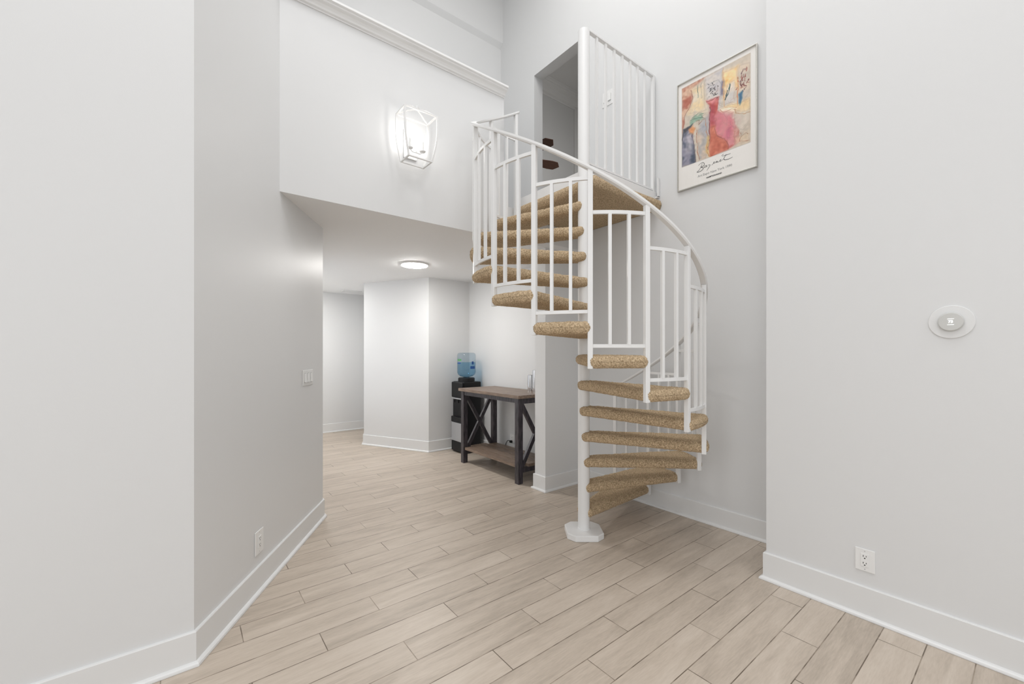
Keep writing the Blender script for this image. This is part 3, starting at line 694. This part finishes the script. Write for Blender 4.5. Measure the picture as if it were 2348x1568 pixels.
# ------------------------------------------------------------------ console table
tb = thing('console_table', 'dark wood console table with X-braced ends and slatted shelf in the alcove', 'table', (3.04, 4.01, 0))
tx0, tx1, ty0, ty1 = 2.765 - 3.04, 3.335 - 3.04, 3.405 - 4.01, 4.625 - 4.01; TT = .945
bm = B()
for i in range(4):
    a = tx0 + (tx1 - tx0) * i / 4; b = tx0 + (tx1 - tx0) * (i + 1) / 4 - .0015; box(bm, a, b, ty0, ty1, TT - .035, TT)
finish('tabletop', bm, M['wood_top'], tb, bevel=.002)
lx = (tx0 + .022, tx1 - .022 - .062); ly = (ty0 + .028, ty1 - .028 - .062); LG = .062
for a in lx:
    for b in ly:
        bm = B(); box(bm, a, a + LG, b, b + LG, 0, TT - .035); finish('leg', bm, M['wood_dark'], tb, bevel=.002)
for a in lx:
    bm = B(); box(bm, a + .008, a + LG - .02, ly[0] + LG, ly[1], TT - .085, TT - .036); finish('apron', bm, M['wood_dark'], tb, bevel=.002)
for b in ly:
    bm = B(); box(bm, lx[0] + LG, lx[1], b + .008, b + LG - .012, TT - .095, TT - .036); finish('apron', bm, M['wood_dark'], tb, bevel=.002)
    bm = B(); box(bm, lx[0] + LG, lx[1], b + .008, b + LG - .012, .115, .165); finish('end_rail', bm, M['wood_dark'], tb, bevel=.002)
    xa, xc = lx[0] + LG, lx[1]; za, zc_ = .165, TT - .095; yc = b + LG / 2
    for sgn in (1, -1):
        p, q_ = (Vector((xa, yc, za if sgn > 0 else zc_)), Vector((xc, yc, zc_ if sgn > 0 else za)))
        bm = B(); dd = (q_ - p).normalized(); nn = Vector((-dd.z, 0, dd.x)) * .022; tk = .016 if sgn > 0 else .0155
        e = dd * .012; c8 = []
        for yy in (-tk, tk):
            c8.append([bm.verts.new(v_ + Vector((0, yy, 0))) for v_ in (p - e - nn, q_ + e - nn, q_ + e + nn, p - e + nn)])
        bm.faces.new(c8[0][::-1]); bm.faces.new(c8[1])
        for i in range(4): bm.faces.new((c8[0][i], c8[0][(i + 1) % 4], c8[1][(i + 1) % 4], c8[1][i]))
        finish('cross_brace', bm, M['wood_dark'], tb)
for i in range(4):
    w_ = (tx1 - tx0 - .07) / 4; a = tx0 + .035 + w_ * i; bm = B(); box(bm, a + .006, a + w_ - .006, ly[0] + (0.064 if i in (0, 3) else .004), ly[1] + (-.002 if i in (0, 3) else LG - .004), .166, .198)
    finish('shelf_board', bm, M['wood_top'] if i else M['wood_top'], tb, bevel=.002)
# vases on the table
for px, py, rd, hh, lab in ((1216.5, 896, .034, .186, 'short shiny silver cylinder vase standing at the right end of the console table'), (1225.6, 898, .022, .250, 'tall slim silver cylinder vase beside the short one, next to the wing wall edge')):
    t = FPX * (CAMZ - TT) / (py - HY); dx, dy = ray(px); bm = B()
    lathe(bm, [(0, .0), (rd, .0), (rd, hh), (rd - .003, hh), (rd - .003, .012), (0, .012)], n=32)
    o = finish('cylinder_vase', bm, M['chrome'], smooth=35); o.location = (min(dx * t, 3.28), dy * t, TT + .0005); tag(o, lab, 'vase', 'silver cylinder vases')
# ------------------------------------------------------------------ water cooler
wc = thing('water_cooler', 'black and silver floor-standing water cooler in the alcove corner', 'water cooler', (3.165, 5.07, 0))
def rb(bm, x0, x1, y0, y1, z0, z1): box(bm, x0, x1, y0, y1, z0, z1)
bm = B(); rb(bm, -.135, .15, -.15, .15, 0, .99); finish('body', bm, M['dark'], wc, bevel=.012)
bm = B(); rb(bm, -.158, -.1355, -.148, .148, .02, .155); finish('base_panel', bm, M['dark'], wc, bevel=.006)
bm = B(); rb(bm, -.160, -.1355, -.148, .148, .158, .42); finish('front_panel', bm, M['silver'], wc, bevel=.008)
bm = B(); rb(bm, -.165, -.1355, -.148, .148, .423, .50); finish('drip_tray', bm, M['dark'], wc, bevel=.008)
bm = B(); rb(bm, -.158, -.1355, -.148, .148, .745, .765); finish('silver_band', bm, M['silver'], wc, bevel=.004)
bm = B(); rb(bm, -.160, -.1355, -.148, .148, .768, .985); finish('tap_housing', bm, M['dark'], wc, bevel=.012)
bm = B(); lathe(bm, [(.118, .985), (.118, 1.035), (.108, 1.045), (.06, 1.045), (.05, 1.03), (0, 1.03)], n=40); finish('bottle_collar', bm, M['dark'], wc, smooth=35)
for yy in (-.05, .05):
    bm = B(); rb(bm, -.175, -.158, yy - .012, yy + .012, .70, .745); finish('tap', bm, M['dark'], wc, bevel=.003)
bt = thing('water_bottle', 'blue plastic five gallon water bottle upside down on the water cooler', 'bottle', (3.165, 5.07, 1.046))
bm = B()
pr = [(.03, .0), (.045, .006), (.095, .02), (.122, .045), (.131, .07), (.133, .095), (.129, .10), (.131, .105), (.131, .165), (.127, .172), (.131, .179), (.131, .235), (.127, .242), (.131, .249), (.131, .31), (.125, .335), (.105, .350), (0, .352)]
lathe(bm, pr, n=48); finish('shell', bm, M['bottle'], bt, smooth=60)
bm = B(); lathe(bm, [(.027, .004), (.043, .010), (.092, .024), (.118, .047), (.127, .072), (.1275, .165), (.1275, .215), (0, .215)], n=48); finish('water', bm, M['water'], bt, smooth=60)
M['blue_print'] = mat('blue_label', (.01, .08, .32), .5); M['green_print'] = mat('green_label', (.10, .32, .12), .5)
def label_arc(name, a0, a1, z0, z1, m):
    bm = B(); n = 8; A = [];
    for i in range(n + 1):
        a = R(a0 + (a1 - a0) * i / n); A.append([bm.verts.new((r_ * math.cos(a), r_ * math.sin(a), z)) for r_, z in ((.1315, z0), (.1322, z0), (.1322, z1), (.1315, z1))])
    for p, q_ in zip(A, A[1:]):
        for i in range(4): bm.faces.new((p[i], p[(i + 1) % 4], q_[(i + 1) % 4], q_[i]))
    bm.faces.new(A[0][::-1]); bm.faces.new(A[-1]); finish(name, bm, m, bt)
label_arc('blue_label', 262, 300, .125, .162, M['blue_print']); label_arc('blue_label', 272, 288, .185, .228, M['blue_print']); label_arc('green_label', 168, 205, .236, .262, M['green_print'])
label_arc('blue_label', 168, 200, .196, .212, M['blue_print'])
# ------------------------------------------------------------------ upstairs ceiling fan
fn = thing('ceiling_fan', 'dark wood-bladed ceiling fan in the dim upstairs room', 'fan', (4.66, 5.78, 4.85))
bm = B(); lathe(bm, [(.05, -.09), (.10, -.06), (.12, -.02), (.12, .05), (.06, .08), (.02, .10), (.02, .9), (.015, 2.24)], n=28); finish('motor_housing', bm, M['silver'], fn, smooth=35)
for k in range(5):
    az = R(-86 + 72 * k); bm = B(); m4 = Matrix.Rotation(az, 4, 'Z') @ Matrix.Rotation(R(-14), 4, 'X')
    prism(bm, [(.16, -.06), (.66, -.11), (.78, -.10), (.86, 0), (.78, .10), (.66, .11), (.16, .06)], -.005, .005, m4)
    finish('blade', bm, M['fan'], fn)
